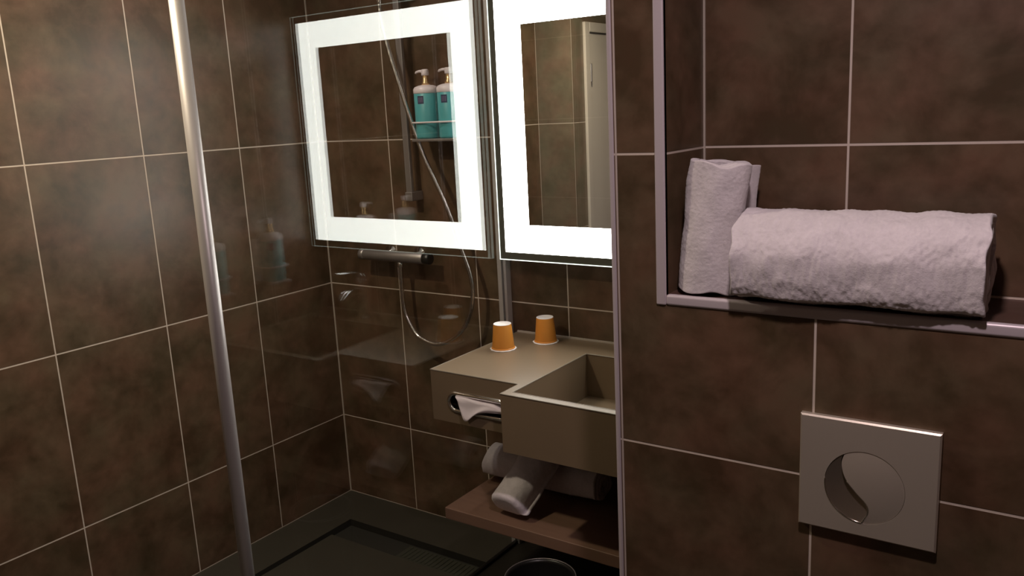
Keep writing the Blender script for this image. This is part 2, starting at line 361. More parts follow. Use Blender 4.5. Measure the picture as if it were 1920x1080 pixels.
# ================================================================ LIT MIRROR
MY = -.0671
MX0, MX1, MZ0, MZ1 = .9521, 1.8703, 1.1381, 2.058
IX0, IX1, IZ0, IZ1 = 1.0806, 1.7435, 1.2632, 1.9334
LX0, LX1, LZ0, LZ1 = MX0+.024, MX1-.024, MZ0+.026, MZ1-.024
t = thing('lit_mirror', ((MX0+MX1)/2, 0, MZ0), 'square wall mirror with a glowing white frosted light band, above the washbasin', 'mirror')
mesh_obj('light_box', BOX(MX0+.05, MX1-.05, -.052, -.0005, MZ0+.05, MZ1-.05), M['dull_metal'], t, bevel=.003)
gb = bmesh.new(); box(gb, MX0+.003, MX1-.003, MY+.0015, -.052, MZ0+.003, MZ1-.003)
mesh_obj('backing_panel', gb, M['dull_metal'], t)
mesh_obj('mirror_glass', BOX(IX0-.001, IX1+.001, MY-.0004, MY+.0015, IZ0-.001, IZ1+.001), M['mirror'], t)
bb = bmesh.new()
for a in ((LX0,IX0,LZ0,LZ1),(IX1,LX1,LZ0,LZ1),(IX0,IX1,LZ0,IZ0),(IX0,IX1,IZ1,LZ1)): box(bb, a[0], a[1], MY-.0006, MY+.0014, a[2], a[3])
bmesh.ops.remove_doubles(bb, verts=bb.verts, dist=1e-5)
mesh_obj('light_band', bb, M['band'], t)
bb = bmesh.new()
for a in ((MX0,LX0,MZ0,MZ1),(LX1,MX1,MZ0,MZ1),(LX0,LX1,MZ0,LZ0),(LX0,LX1,LZ1,MZ1)): box(bb, a[0], a[1], MY, MY+.0014, a[2], a[3])
mesh_obj('clear_border', bb, M['clear_rim'], t)
bb = bmesh.new(); e = .0028
for a in ((MX0-e,MX0,MZ0-e,MZ1+e),(MX1,MX1+e,MZ0-e,MZ1+e),(MX0,MX1,MZ0-e,MZ0),(MX0,MX1,MZ1,MZ1+e)): box(bb, a[0], a[1], MY-.0015, MY+.010, a[2], a[3])
mesh_obj('glass_edge', bb, M['glow_edge'], t)

# ================================================================ SHOWER SCREEN
PY = -1.2544
t = thing('shower_screen', (G, PY, 0), 'clear fixed glass shower screen with a rounded satin metal front post', 'shower screen')
mesh_obj('glass_pane', BOX(G-.004, G+.004, PY+.012, -.006, .012, 2.12), M['glass'], t)
mesh_obj('post', LATHE([(.0175,0),(.0175,2.14)], (G, PY, 0), 40), M['post'], t, smooth=False)
for p in t.children[-1].data.polygons: p.use_smooth = abs(p.normal.z) < .5
cb = bmesh.new(); box(cb, G-.022, G-.0045, -.030, 0, 0, 2.14); box(cb, G+.0045, G+.016, -.030, 0, 0, 2.14); box(cb, G-.0045, G+.0045, -.005, 0, 0, 2.14)
mesh_obj('wall_channel', cb, M['post'], t, bevel=.001)
mesh_obj('floor_seal', BOX(G-.007, G+.007, PY+.02, -.03, 0, .012), M['black'], t)

# ================================================================ VANITY
CX0, CD, CZ, CX1, BD = .9656, -.509, .8527, 1.309, -.6049
XE = XR-.001
t = thing('washbasin', ((CX0+XE)/2, 0, .68), 'beige stone washbasin block with side shelf, mounted under the lit mirror', 'washbasin')
bm = bmesh.new()
# counter box with an oval opening in its front face for the tissue ring
SX, SZ, SW, SH = 1.150, .757, .118, .030
def oval(cx, cz, hw, hh, y, n=48):
    pts = []
    for i in range(n):
        a = 2*math.pi*i/n; c, s = math.cos(a), math.sin(a)
        ex = (hw-hh)*(1 if c > 0 else -1) if abs(c) > 1e-6 else 0
        pts.append((cx+ex+hh*c, y, cz+hh*s))
    return pts
z0c = .684
vs = {}
def V_(p):
    k = tuple(round(q, 5) for q in p)
    if k not in vs: vs[k] = bm.verts.new(p)
    return vs[k]
def Fc(*p): 
    try: bm.faces.new([V_(q) for q in p])
    except ValueError: pass
# top of counter (L-shaped around the bowl) and basin shell
BI = dict(x0=1.336, x1=XE-.025, y0=-.1435, y1=-.579, z=.708)
zb = .672
x0, x1, x2, x3 = CX0, CX1, BI['x0'], BI['x1']
Fc((x0,0,CZ),(x0,CD,CZ),(x1,CD,CZ),(x1,0,CZ))
Fc((x1,0,CZ),(x1,CD,CZ),(x1,BD,CZ),(x2,BI['y1'],CZ),(x2,BI['y0'],CZ))
Fc((x1,BD,CZ),(XE,BD,CZ),(x3,BI['y1'],CZ),(x2,BI['y1'],CZ))
Fc((XE,BD,CZ),(XE,0,CZ),(x3,BI['y0'],CZ),(x3,BI['y1'],CZ))
Fc((XE,0,CZ),(x1,0,CZ),(x2,BI['y0'],CZ),(x3,BI['y0'],CZ))
# bowl
a_, b_, c_, d_ = (x2,BI['y0']), (x2,BI['y1']), (x3,BI['y1']), (x3,BI['y0'])
zi = BI['z']; ins = .006
def inn(p): return (p[0]+(ins if p[0] == x2 else -ins), p[1]+(-ins if p[1] == BI['y0'] else ins))
for p, q in ((a_,b_),(b_,c_),(c_,d_),(d_,a_)):
    P_, Q_ = inn(p), inn(q)
    Fc((*p,CZ),(*q,CZ),(*Q_,zi),(*P_,zi))
Fc(*[(*inn(p), zi) for p in (a_,b_,c_,d_)])
# outer sides
Fc((x0,0,CZ),(x0,0,z0c),(x0,CD,z0c),(x0,CD,CZ))
Fc((x1,CD,CZ),(x1,CD,z0c),(x1,CD,zb),(x1,BD,zb),(x1,BD,CZ))
Fc((x1,BD,CZ),(x1,BD,zb),(XE,BD,zb),(XE,BD,CZ))
Fc((XE,BD,CZ),(XE,BD,zb),(XE,0,zb),(XE,0,CZ))
Fc((x0,0,z0c),(x1,0,z0c),(x1,CD,z0c),(x0,CD,z0c))
Fc((x1,0,zb),(XE,0,zb),(XE,BD,zb),(x1,BD,zb),(x1,CD,zb))
Fc((x1,0,z0c),(x1,0,zb),(x1,CD,zb),(x1,CD,z0c))
Fc((x0,0,CZ),(x1,0,CZ),(XE,0,CZ),(XE,0,zb),(x1,0,zb),(x1,0,z0c),(x0,0,z0c))
# front face with hole
ov = oval(SX, SZ, SW, SH, CD)
ov = [(min(p[0], x1-.004), p[1], p[2]) for p in ov]
n = len(ov)
corners = [(x1,CD,CZ),(x0,CD,CZ),(x0,CD,z0c),(x1,CD,z0c)]
q = n//4
Fc(corners[0], *[ov[i] for i in range(q//2, q//2+q+1)][::1], corners[1])
Fc(corners[1], *[ov[i % n] for i in range(q//2+q, q//2+2*q+1)], corners[2])
Fc(corners[2], *[ov[i % n] for i in range(q//2+2*q, q//2+3*q+1)], corners[3])
Fc(corners[3], *[ov[i % n] for i in range(q//2+3*q, q//2+4*q+1)], corners[0])
# tunnel behind the opening
for i in range(n):
    p, r = ov[i], ov[(i+1) % n]
    Fc(p, r, (r[0], CD+.09, r[2]), (p[0], CD+.09, p[2]))
Fc(*[(p[0], CD+.09, p[2]) for p in ov])
bmesh.ops.recalc_face_normals(bm, faces=bm.faces)
mesh_obj('basin_body', bm, M['stone'], t)
# paler top rim along counter and bowl: the slim chamfer of the edge
rb = bmesh.new()
def strip(pts, r=.0022): tube(rb, [Vector(p) for p in pts], r, 6)
strip([(CX0,0,CZ-.001),(CX0,CD,CZ-.001),(CX1,CD,CZ-.001),(CX1,BD,CZ-.001),(XE,BD,CZ-.001)])
strip([(x2,BI['y0'],CZ-.001),(x2,BI['y1'],CZ-.001),(x3,BI['y1'],CZ-.001),(x3,BI['y0'],CZ-.001),(x2,BI['y0'],CZ-.001)])
mesh_obj('edge_chamfer', rb, M['stone_edge'], t)
mesh_obj('drain', LATHE([(.028,0),(.028,.004),(.022,.006),(.020,.002)], (1.60,-.36,zi), 32), M['chrome'], t, smooth=True)
mesh_obj('sealant_line', BOX(CX0, XE, -.006, -.0003, CZ, CZ+.006), M['sealant'], t)
# chrome ring of the tissue opening
rg = bmesh.new()
prof = [(-.004, 0), (-.002, -.006), (.004, -.008), (.009, -.004), (.010, 0)]
rings = []
for dr_, dy in prof:
    rings.append([rg.verts.new(p) for p in oval(SX, SZ, SW-.002+dr_-.006, SH-.002+dr_-.006+.004, CD+dy, 64)])
for a, b2 in zip(rings, rings[1:]):
    for i in range(64): rg.faces.new((a[i], a[(i+1)%64], b2[(i+1)%64], b2[i]))
lip = [rg.verts.new(p) for p in oval(SX, SZ, SW-.016, SH-.010, CD+.03, 64)]
for i in range(64): rg.faces.new((lip[i], lip[(i+1)%64], rings[0][(i+1)%64], rings[0][i]))
bmesh.ops.recalc_face_normals(rg, faces=rg.faces)
tr_ = mesh_obj('tissue_opening_ring', rg, M['chrome'], t, smooth=True); tr_['label'] = 'chrome oval ring of the tissue opening'
# tissue: a folded sheet hanging out of the opening
ts = bmesh.new()
def sheet(P, name=None, th=.0012):
    """P: rows of points -> thin solid sheet"""
    g1 = [[ts.verts.new(p) for p in row] for row in P]
    for i in range(len(P)-1):
        for j in range(len(P[0])-1):
            ts.faces.new((g1[i][j], g1[i+1][j], g1[i+1][j+1], g1[i][j+1]))
rows = []
A = Vector((1.060, CD+.025, .772)); B = Vector((1.245, CD+.025, .752)); C_ = Vector((1.125, CD-.020, .710)); D = Vector((1.100, CD-.012, .770)); E_ = Vector((1.228, CD-.010, .762))
outl_top = [Vector((1.068, CD-.006, .780)), Vector((1.110, CD-.010, .779)), Vector((1.160, CD-.014, .774)), Vector((1.215, CD-.012, .772)), Vector((1.255, CD-.004, .752))]
outl_bot = [Vector((1.073, CD-.008, .776)), Vector((1.097, CD-.022, .738)), Vector((1.118, CD-.026, .709)), Vector((1.165, CD-.018, .740)), Vector((1.252, CD-.006, .750))]
ct, cb_ = catmull(outl_top, 6), catmull(outl_bot, 6)
rows.append([p + Vector((0, .05, .0)) for p in ct])
for k in range(9):
    s = k/8
    rows.append([a.lerp(b2, s) + Vector((0, -.005*math.sin(9*i/len(ct)+s*2)*math.sin(s*3.1), 0)) for i, (a, b2) in enumerate(zip(ct, cb_))])
sheet(rows)
to = mesh_obj('tissue', ts, M['tissue'], smooth=True)
md = to.modifiers.new('s', 'SOLIDIFY'); md.thickness = .0015
tag(to, 'white paper tissue hanging out of the chrome oval opening', 'tissue')

# faucet
fx = 1.595
t = thing('faucet', (fx, -.075, CZ), 'chrome single-lever faucet behind the basin, seen only as a reflection in the shower glass', 'faucet')
mesh_obj('base', LATHE([(.030,0),(.030,.006),(.026,.009)], (fx,-.075,CZ), 36), M['chrome'], t, smooth=True)
bm = bmesh.new(); tube(bm, catmull([(fx,-.075,CZ+.008),(fx,-.075,CZ+.09),(fx,-.078,CZ+.15),(fx,-.082,CZ+.165)], 6), [.024]*19, 28)
mesh_obj('body', bm, M['chrome'], t, smooth=True)
bm = bmesh.new(); tube(bm, catmull([(fx,-.085,CZ+.115),(fx,-.13,CZ+.122),(fx,-.185,CZ+.112),(fx,-.212,CZ+.095)], 6), .0155, 24)
mesh_obj('spout', bm, M['chrome'], t, smooth=True)
bm = bmesh.new(); lathe(bm, [(.024,0),(.024,.012),(.018,.022),(.006,.025)], (fx,-.081,CZ+.166), 28)
mesh_obj('cap', bm, M['chrome'], t, smooth=True)
bm = bmesh.new()
pts = catmull([(fx,-.070,CZ+.188),(fx+.005,-.12,CZ+.196),(fx+.012,-.205,CZ+.205)], 8)
for i, p in enumerate(pts): pass
tube(bm, pts, [.011-.005*i/len(pts) for i in range(len(pts))], 16)
for v in bm.verts: v.co.x = fx+(v.co.x-fx)*1.7; v.co.z = CZ+.196+(v.co.z-CZ-.196)*.75
mesh_obj('lever', bm, M['chrome'], t, smooth=True)

# ================================================================ CUPS ON PAPER DISCS
def cup(cx, cy, h, rt, rb_, lab, labd):
    zt = CZ+.0035
    db_ = bmesh.new(); n = 72; R_ = .0455
    rings = []
    for r, z in ((0.001, zt), (R_*.96, zt), (R_, zt-.001), (R_, CZ+.0006), (0.001, CZ+.0006)):
        rings.append([db_.verts.new((cx+r*(1+.022*math.cos(12*2*math.pi*i/n)*(r > .02))*math.cos(2*math.pi*i/n), cy+r*(1+.022*math.cos(12*2*math.pi*i/n)*(r > .02))*math.sin(2*math.pi*i/n), z)) for i in range(n)])
    for a, b2 in zip(rings, rings[1:]):
        for i in range(n): db_.faces.new((a[i], a[(i+1)%n], b2[(i+1)%n], b2[i]))
    bmesh.ops.remove_doubles(db_, verts=db_.verts, dist=1e-5)
    bmesh.ops.recalc_face_normals(db_, faces=db_.faces)
    tag(mesh_obj('paper_disc', db_, M['paper']), labd, 'coaster', 'paper discs under the cups')
    t = thing('paper_cup', (cx, cy, zt), lab, 'cup', 'upturned paper cups')
    mesh_obj('sleeve', LATHE([(rb_, 0), (rb_+.0004, .002), (rt, h-.004), (rt-.0012, h)], (cx,cy,zt), 56, cap=False), M['cup'], t, smooth=True)
    mesh_obj('rolled_rim', LATHE([(rb_-.003, 0), (rb_+.0022, .0002), (rb_+.0028, .002), (rb_+.0018, .004), (rb_-.001, .0045)], (cx,cy,zt), 56, cap=False), M['cup'], t, smooth=True)
    mesh_obj('cup_base', LATHE([(.0005, h-.003), (rt-.004, h-.003), (rt-.0032, h+.0004), (rt-.0010, h+.0006), (rt-.0006, h-.001)], (cx,cy,zt), 56, cap=False), M['paper'], t, smooth=True)
cup(1.047, -.212, .086, .0315, .0385, 'orange paper cup upside down, nearest the shower glass', 'white paper disc under the cup nearest the shower glass')
cup(1.134, -.075, .086, .0305, .0380, 'orange paper cup upside down, back by the tiled wall', 'white paper disc under the cup back by the tiled wall')

# ================================================================ LOWER SHELF, BIN
SHZ = .361
t = mesh_obj('lower_shelf', BOX(.967, XE, -.487, -.001, .320, SHZ), M['wood'], bevel=.003)
tag(t, 'brown board shelf under the washbasin carrying rolled towels', 'shelf')
bx, by, bz = 1.40, -.575, .275
t = thing('waste_bin', (bx, by, 0), 'black round waste bin under the lower shelf, only its rim showing', 'bin')
mesh_obj('bin_body', LATHE([(.085,0),(.088,.004),(.108,bz-.01),(.108,bz),(.101,bz),(.099,bz-.01),(.082,.012)], (bx,by,0), 56), M['black'], t, smooth=True)
bm = bmesh.new(); tube(bm, [Vector((bx+.108*math.cos(a*math.pi/36), by+.108*math.sin(a*math.pi/36), bz)) for a in range(73)], .0018, 10)
mesh_obj('bin_rim', bm, M['dull_metal'], t, smooth=True)['label'] = 'thin metal rim'

# ================================================================ TOWELS
def cloth_roll(name, length, a, b2, turns, th, seed, tail=None, taildrop=0, lf=1.0, sq=1.0, nl=70, na=44, sag=.0, start=0., flat=.0, amp=.004, inner=.25, fuzz=.0009):
    """rolled towel: spiral section in the local YZ plane, extruded along local X; a, b2 = half depth and half height"""
    path = []; steps = int(na*turns)
    for i in range(steps+1):
        f = i/steps; ang = start - 2*math.pi*turns*(1-f); k = inner + (1-inner)*f
        ks = 1 - (1-f)*turns*th/((a+b2)/2)*1.0 if False else k
        c_, s_ = math.cos(ang), math.sin(ang)
        if s_ < 0 and sq != 1: c_, s_ = math.copysign(abs(c_)**sq, c_), math.copysign(abs(s_)**sq, s_)*1.17
        if s_ < 0 and sq != 1: c_ *= 1+.11*max(s_, -1)
        path.append((c_*(a-th/2)*ks, s_*(b2-th/2)*ks))
    if tail: path += tail
    # ribbon outline (outer side then inner side)
    def nrm(i):
        p, q = path[max(i-1,0)], path[min(i+1,len(path)-1)]; dx, dy = q[0]-p[0], q[1]-p[1]; l = math.hypot(dx, dy) or 1
        return (dy/l, -dx/l)
    o1 = []; o2 = []
    for i, p in enumerate(path):
        nx, ny = nrm(i); o1.append((p[0]+nx*th/2, p[1]+ny*th/2)); o2.append((p[0]-nx*th/2, p[1]-ny*th/2))
    nx, ny = nrm(len(path)-1); tx, ty = -ny, nx
    e = path[-1]; cap_end = [(e[0]+nx*th*.35+tx*th*.4, e[1]+ny*th*.35+ty*th*.4), (e[0]-nx*th*.35+tx*th*.4, e[1]-ny*th*.35+ty*th*.4)]
    outline = o1 + cap_end + o2[::-1]
    no = len(outline); bm = bmesh.new(); rings = []
    for j in range(nl+1):
        s = j/nl; x = (s-.5)*length
        edge = min(s, 1-s)*length
        shrink = 1 - .10*max(0, 1-edge/.010)**2
        ring = []
        for i, (y, z) in enumerate(outline):
            n1 = noise.noise(Vector((x*9*lf+seed, y*11, z*11)))*amp + noise.noise(Vector((x*26*lf+seed, y*30, z*30+4)))*amp*.45*lf
            r = math.hypot(y, z) or 1
            f = (1+n1/r*1.0)
            yy, zz = y*f, z*f
            if taildrop and s > .5:
                q_ = min(i, no-1-i) - steps
                if q_ > 0: x = (s-.5)*length*(1-taildrop)
                else: x = (s-.5)*length
            if flat: zz = max(zz, -b2*(1-flat) - .0015*noise.noise(Vector((x*8, y*8, seed))))
            zz += sag*math.sin(s*math.pi)
            fz = noise.noise(Vector((x*230+seed, y*230, z*230)))*fuzz*2
            xx = x + noise.noise(Vector((seed+3, y*22, z*22)))*.010*(1 if s > .5 else -1)*max(0, 1-edge/.05)
            ring.append(bm.verts.new((xx, yy*(1+fz/r), zz*(1+fz/r))))
        rings.append(ring)
    for p, q in zip(rings, rings[1:]):
        for i in range(no): bm.faces.new((p[i], q[i], q[(i+1)%no], p[(i+1)%no]))
    # end faces: ribbon quads between the two sides
    n1_ = len(path)
    for ring, flip in ((rings[0], 0), (rings[-1], 1)):
        for i in range(n1_-1):
            q = [ring[i], ring[i+1], ring[no-2-i], ring[no-1-i]]
            bm.faces.new(q if flip else q[::-1])
        q = [ring[n1_-1], ring[n1_], ring[n1_+1], ring[n1_+2]]
        bm.faces.new(q if flip else q[::-1])
    bmesh.ops.recalc_face_normals(bm, faces=bm.faces)
    o = mesh_obj(name, bm, M['terry'], smooth=True)
    md = o.modifiers.new('sub', 'SUBSURF'); md.levels = 1; md.render_levels = 1
    return o

# big roll lying on the ledge (axis along X)
o = cloth_roll('rolled_towel', .418, .104, .0880, 3.3, .0165, 3.1, nl=150, na=110, start=math.radians(-150), flat=.005, sq=.5, amp=.0075, inner=.34, fuzz=.0013)
o.location = (2.353, -.910, NZ0+.0880); o.rotation_euler = (0, math.radians(.3), math.radians(2.0))
tag(o, 'large white terry bath towel rolled and lying lengthwise on the recess ledge', 'towel')
# upright folded towel in the left corner of the recess
tail = [(.024, .056), (.032, .066), (.039, .080), (.046, .094)]
o = cloth_roll('folded_towel', .253, .0645, .054, 2.4, .013, 9.4, tail=tail, taildrop=.10, lf=.75, nl=100, na=90, start=math.radians(75), amp=.009, inner=.35, fuzz=.0004)
o.rotation_euler = (0, math.radians(-90-4.5), math.radians(0)); 
o.location = (2.0900, -.890, NZ0+.1375)
o.rotation_mode = 'XYZ'
# local X -> up; local Y stays depth; local Z -> -X
o.matrix_world = Matrix.Translation((2.083, -.922, NZ0+.134)) @ Matrix.Rotation(math.radians(5.5), 4, 'Y') @ Matrix(((0,1,0,0),(0,0,1,0),(1,0,0,0),(0,0,0,1)))
tag(o, 'smaller white terry towel folded and standing upright in the left corner of the recess', 'towel')
# rolled towels on the lower shelf
o = cloth_roll('rolled_towel', .455, .070, .068, 3, .015, 21.7, nl=70, na=40, start=math.radians(200), flat=.08, amp=.006, inner=.25)
o.location = (1.195, -.205, SHZ+.0630)
tag(o, 'white towel rolled lengthwise at the back of the lower shelf, partly covered', 'towel')
def soft_bundle(name, length, a, b2, seed, nl=70, na=96):
    """folded towel: D-shaped section with a hem lip on one side, rounded closed ends"""
    bm = bmesh.new(); rings = []
    for j in range(nl+1):
        s = j/nl; x = (s-.5)*length; e = min(s, 1-s)*length; k = 1-(1-min(1, e/.012))**2
        sc = .82+.18*math.sqrt(max(0, k)); ring = []
        for i in range(na):
            t_ = 2*math.pi*i/na; c_, s_ = math.cos(t_), math.sin(t_)
            y = math.copysign(abs(c_)**.8, c_)*a; z = (s_ if s_ > 0 else -abs(s_)**.5*.45)*b2
            lip = math.exp(-((t_-2*math.pi*.965)/.10)**2)*.016
            y += lip
            nz = noise.noise(Vector((x*14+seed, y*16, z*16)))*.005 + noise.noise(Vector((x*60+seed, y*60, z*60)))*.0012
            f = sc*(1+nz/max(.01, math.hypot(y, z)))
            ring.append(bm.verts.new((x, y*f, z*f)))
        rings.append(ring)
    for p, q in zip(rings, rings[1:]):
        for i in range(na): bm.faces.new((p[i], q[i], q[(i+1)%na], p[(i+1)%na]))
    for ring in (rings[0], rings[-1]):
        prev = ring
        for k in (.8, .55, .3):
            x0 = ring[0].co.x + (-1 if ring is rings[0] else 1)*.002*(1-k)
            cur = [bm.verts.new((x0, v.co.y*k, v.co.z*k)) for v in ring]
            for i in range(na): bm.faces.new((prev[i], prev[(i+1)%na], cur[(i+1)%na], cur[i]))
            prev = cur
        bm.faces.new(prev)
    bmesh.ops.recalc_face_normals(bm, faces=bm.faces)
    return mesh_obj(name, bm, M['terry_lit'], smooth=True)
o = soft_bundle('rolled_towel', .300, .063, .056, 33.1)
axd = Vector((.02, .27, .150)).normalized(); sd = Vector((1, 0, 0)); sd = (sd-axd*sd.dot(axd)).normalized(); up = axd.cross(-sd)*1
up = sd.cross(axd)
mm = Matrix((axd, sd, up)).transposed().to_4x4(); mm.translation = Vector((1.214, -.326, .474))
o.matrix_world = mm
tag(o, 'white towel roll on the lower shelf with its lit end facing forward, lying across another', 'towel')

# ================================================================ FLUSH PLATE
X0_, Z1_ = XR+.3904, 1.083
X1_, Z0_ = X0_+.2385, Z1_-.2223
t = thing('flush_plate', ((X0_+X1_)/2, YR, Z0_), 'satin metal toilet flush plate with a round two-part button', 'flush plate')
yf = YR-.0135
pcx, pcz, pr_ = 2.3915, .9575, .0695
# front slab with a round hole
bm = bmesh.new(); n = 96
circ = [(pcx+pr_*math.cos(2*math.pi*i/n), pcz+pr_*math.sin(2*math.pi*i/n)) for i in range(n)]
cor = [(X1_, Z1_), (X0_, Z1_), (X0_, Z0_), (X1_, Z0_)]
def poly(pts, y): return bm.faces.new([bm.verts.new((p[0], y, p[1])) for p in pts])
bev = .003
ci = [(X1_-bev, Z1_-bev), (X0_+bev, Z1_-bev), (X0_+bev, Z0_+bev), (X1_-bev, Z0_+bev)]
for k in range(4):
    seg = [circ[(i) % n] for i in range(n//8+k*n//4, n//8+(k+1)*n//4+1)]
    poly([ci[k]] + seg + [ci[(k+1) % 4]], yf)
for k in range(4):
    a, b2 = ci[k], ci[(k+1) % 4]; c, d_ = cor[(k+1) % 4], cor[k]
    bm.faces.new([bm.verts.new(p) for p in ((a[0],yf,a[1]),(b2[0],yf,b2[1]),(c[0],yf+bev,c[1]),(d_[0],yf+bev,d_[1]))])
    bm.faces.new([bm.verts.new(p) for p in ((d_[0],yf+bev,d_[1]),(c[0],yf+bev,c[1]),(c[0],YR-.0003,c[1]),(d_[0],YR-.0003,d_[1]))])
for i in range(n):
    a, b2 = circ[i], circ[(i+1) % n]
    bm.faces.new([bm.verts.new(p) for p in ((a[0],yf,a[1]),(b2[0],yf,b2[1]),(b2[0],YR-.0003,b2[1]),(a[0],YR-.0003,a[1]))])
bmesh.ops.remove_doubles(bm, verts=bm.verts, dist=1e-5); bmesh.ops.recalc_face_normals(bm, faces=bm.faces)
mesh_obj('plate', bm, M['plate'], t)
# S-shaped division
S_pts = catmull([(pcx-.0365, 0, pcz+.0590), (pcx-.0405, 0, pcz+.040), (pcx-.0330, 0, pcz+.014), (pcx-.0130, 0, pcz-.010), (pcx+.0060, 0, pcz-.030), (pcx+.0085, 0, pcz-.048), (pcx-.0020, 0, pcz-.0695)], 8)
def on_circle(p, r=.0688):
    dx, dz = p.x-pcx, p.z-pcz; l = math.hypot(dx, dz); return Vector((pcx+dx/l*r, 0, pcz+dz/l*r))
S_pts[0] = on_circle(S_pts[0]); S_pts[-1] = on_circle(S_pts[-1])
a0 = math.atan2(S_pts[0].z-pcz, S_pts[0].x-pcx); a1 = math.atan2(S_pts[-1].z-pcz, S_pts[-1].x-pcx)
def arc(aa, ab, k=40, r=.0688): return [Vector((pcx+r*math.cos(aa+(ab-aa)*i/k), 0, pcz+r*math.sin(aa+(ab-aa)*i/k))) for i in range(1, k)]
left_arc = arc(a1+2*math.pi, a0) if a1 < 0 else arc(a1, a0)         # bottom -> left -> top
right_arc = arc(a1, a0-2*math.pi+2*math.pi) if False else arc(a1, a0)  # bottom -> right -> top
off = .0010
def button(name, side, mat, yfun):
    """side -1: from the rim to the S line, +1: from the S line to the rim"""
    bm = bmesh.new(); K = 14; rows = []; R2 = .0688
    zt, zb_ = S_pts[0].z, S_pts[-1].z
    zs = []; nrow = 60
    top = pcz+R2*.9995 if side > 0 else zt
    bot = zb_
    for k in range(nrow+1):
        a = math.pi*k/nrow; zs.append((top+bot)/2 + (top-bot)/2*math.cos(a))
    def sx(z):
        if z >= zt: return pcx-math.sqrt(max(0, R2**2-(z-pcz)**2))
        for p, q in zip(S_pts, S_pts[1:]):
            if q.z <= z <= p.z: return p.x+(q.x-p.x)*(p.z-z)/max(1e-9, p.z-q.z)
        return S_pts[-1].x
    for z in zs:
        half = math.sqrt(max(0, R2**2-(z-pcz)**2)); s_ = sx(z)
        xa, xb = (pcx-half, s_-off) if side < 0 else (s_ + (off if z < zt else 0), pcx+half)
        if xb < xa: xb = xa
        rows.append([(xa+(xb-xa)*i/K, z) for i in range(K+1)])
    g = [[bm.verts.new((x, yfun(x, z), z)) for x, z in row] for row in rows]
    h = [[bm.verts.new((x, YR-.0006, z)) for x, z in (row[0], row[-1])] for row in rows]
    for a, b2 in zip(g, g[1:]):
        for i in range(K): bm.faces.new((a[i], a[i+1], b2[i+1], b2[i]))
    for k in range(nrow):
        bm.faces.new((g[k][0], g[k+1][0], h[k+1][0], h[k][0])); bm.faces.new((g[k][-1], h[k][1], h[k+1][1], g[k+1][-1]))
    bmesh.ops.remove_doubles(bm, verts=bm.verts, dist=1e-6); bmesh.ops.dissolve_degenerate(bm, edges=bm.edges, dist=1e-7)
    bmesh.ops.recalc_face_normals(bm, faces=bm.faces)
    o = mesh_obj(name, bm, mat, t, smooth=True)
    try: o.data.set_sharp_from_angle(angle=math.radians(40))
    except Exception: pass
    return o
rad = lambda x, z: min(1, math.hypot(x-pcx, z-pcz)/pr_)
button('full_flush_button', 1, M['plate'], lambda x, z: yf+.0012-.0045*(1-rad(x, z)**2))
button('half_flush_button', -1, M['plate_dark'], lambda x, z: yf+.0010+.0075*(1-rad(x, z)**2)+.010*(z-pcz))['label'] = 'darker polished curved small-flush button'
bm = bmesh.new(); tube(bm, [p + Vector((-off, yf-.0002, 0)) for p in S_pts[18:]] + [Vector((p.x, yf-.0002, p.z)) for p in left_arc[:26]], .0011, 8)
mesh_obj('button_edge', bm, M['chrome'], t, smooth=True)

# ================================================================ SHOWER FITTINGS
# slide rail
rx = .535
t = thing('shower_rail', (rx, 0, 1.33), 'flat dark metal vertical slide rail on the shower back wall', 'shower rail')
mesh_obj('bar', BOX(rx-.014, rx+.014, -.062, -.046, 1.335, 2.24), M['dull_metal'], t, bevel=.003)
for zz in (1.335, 2.205): mesh_obj('wall_bracket', BOX(rx-.017, rx+.017, -.066, 0, zz, zz+.035), M['dull_metal'], t, bevel=.003)
mesh_obj('slider', BOX(rx-.028, rx+.028, -.088, -.040, 2.11, 2.155), M['dull_metal'], t, bevel=.004)
t = thing('hand_shower', (.49, -.11, 2.08), 'chrome hand shower held by the slider above the lit mirror reflection', 'hand shower')
bm = bmesh.new(); tube(bm, [Vector((.500,-.104,2.085)), Vector((.512,-.108,2.15)), Vector((.52,-.118,2.22)), Vector((.523,-.135,2.27))], [.010,.013,.013,.012], 20)
mesh_obj('handle', bm, M['chrome'], t, smooth=True)
bm = LATHE([(.012,-.012),(.052,-.006),(.055,0),(.055,.008),(.048,.011)], (0,0,0), 48)
for v in bm.verts: v.co = Matrix.Rotation(math.radians(128), 3, 'X') @ v.co + Vector((.523,-.15,2.285))
mesh_obj('spray_head', bm, M['chrome'], t, smooth=True)
# mixer
mz, my = 1.118, -.072
t = thing('shower_mixer', (.44, 0, mz), 'horizontal thermostatic bar mixer valve on the shower back wall', 'shower mixer')
mesh_obj('valve_body', LATHE([(.019,.285),(.022,.290),(.022,.592),(.019,.597)], (0,my,mz), 40, 'X'), M['dull_metal'], t, smooth=False)
for p in t.children[-1].data.polygons: p.use_smooth = True
for xa, xb in ((.262,.288),(.594,.628)):
    mesh_obj('knob', LATHE([(.018,xa),(.0215,xa+.003),(.0215,xb-.002),(.018,xb)], (0,my,mz), 36, 'X'), M['black'] if xa > .5 else M['dull_metal'], t, smooth=True)
for xa in (.365, .515): mesh_obj('wall_elbow', LATHE([(.030,0),(.030,-.008),(.014,-.012),(.014,my+.01)], (xa,0,mz), 32, 'Y'), M['chrome'], t, smooth=True)
mesh_obj('hose_outlet', LATHE([(.010,-.018),(.012,-.030),(.012,-.040),(.009,-.042)], (.472,my,mz), 24), M['chrome'], t, smooth=True)
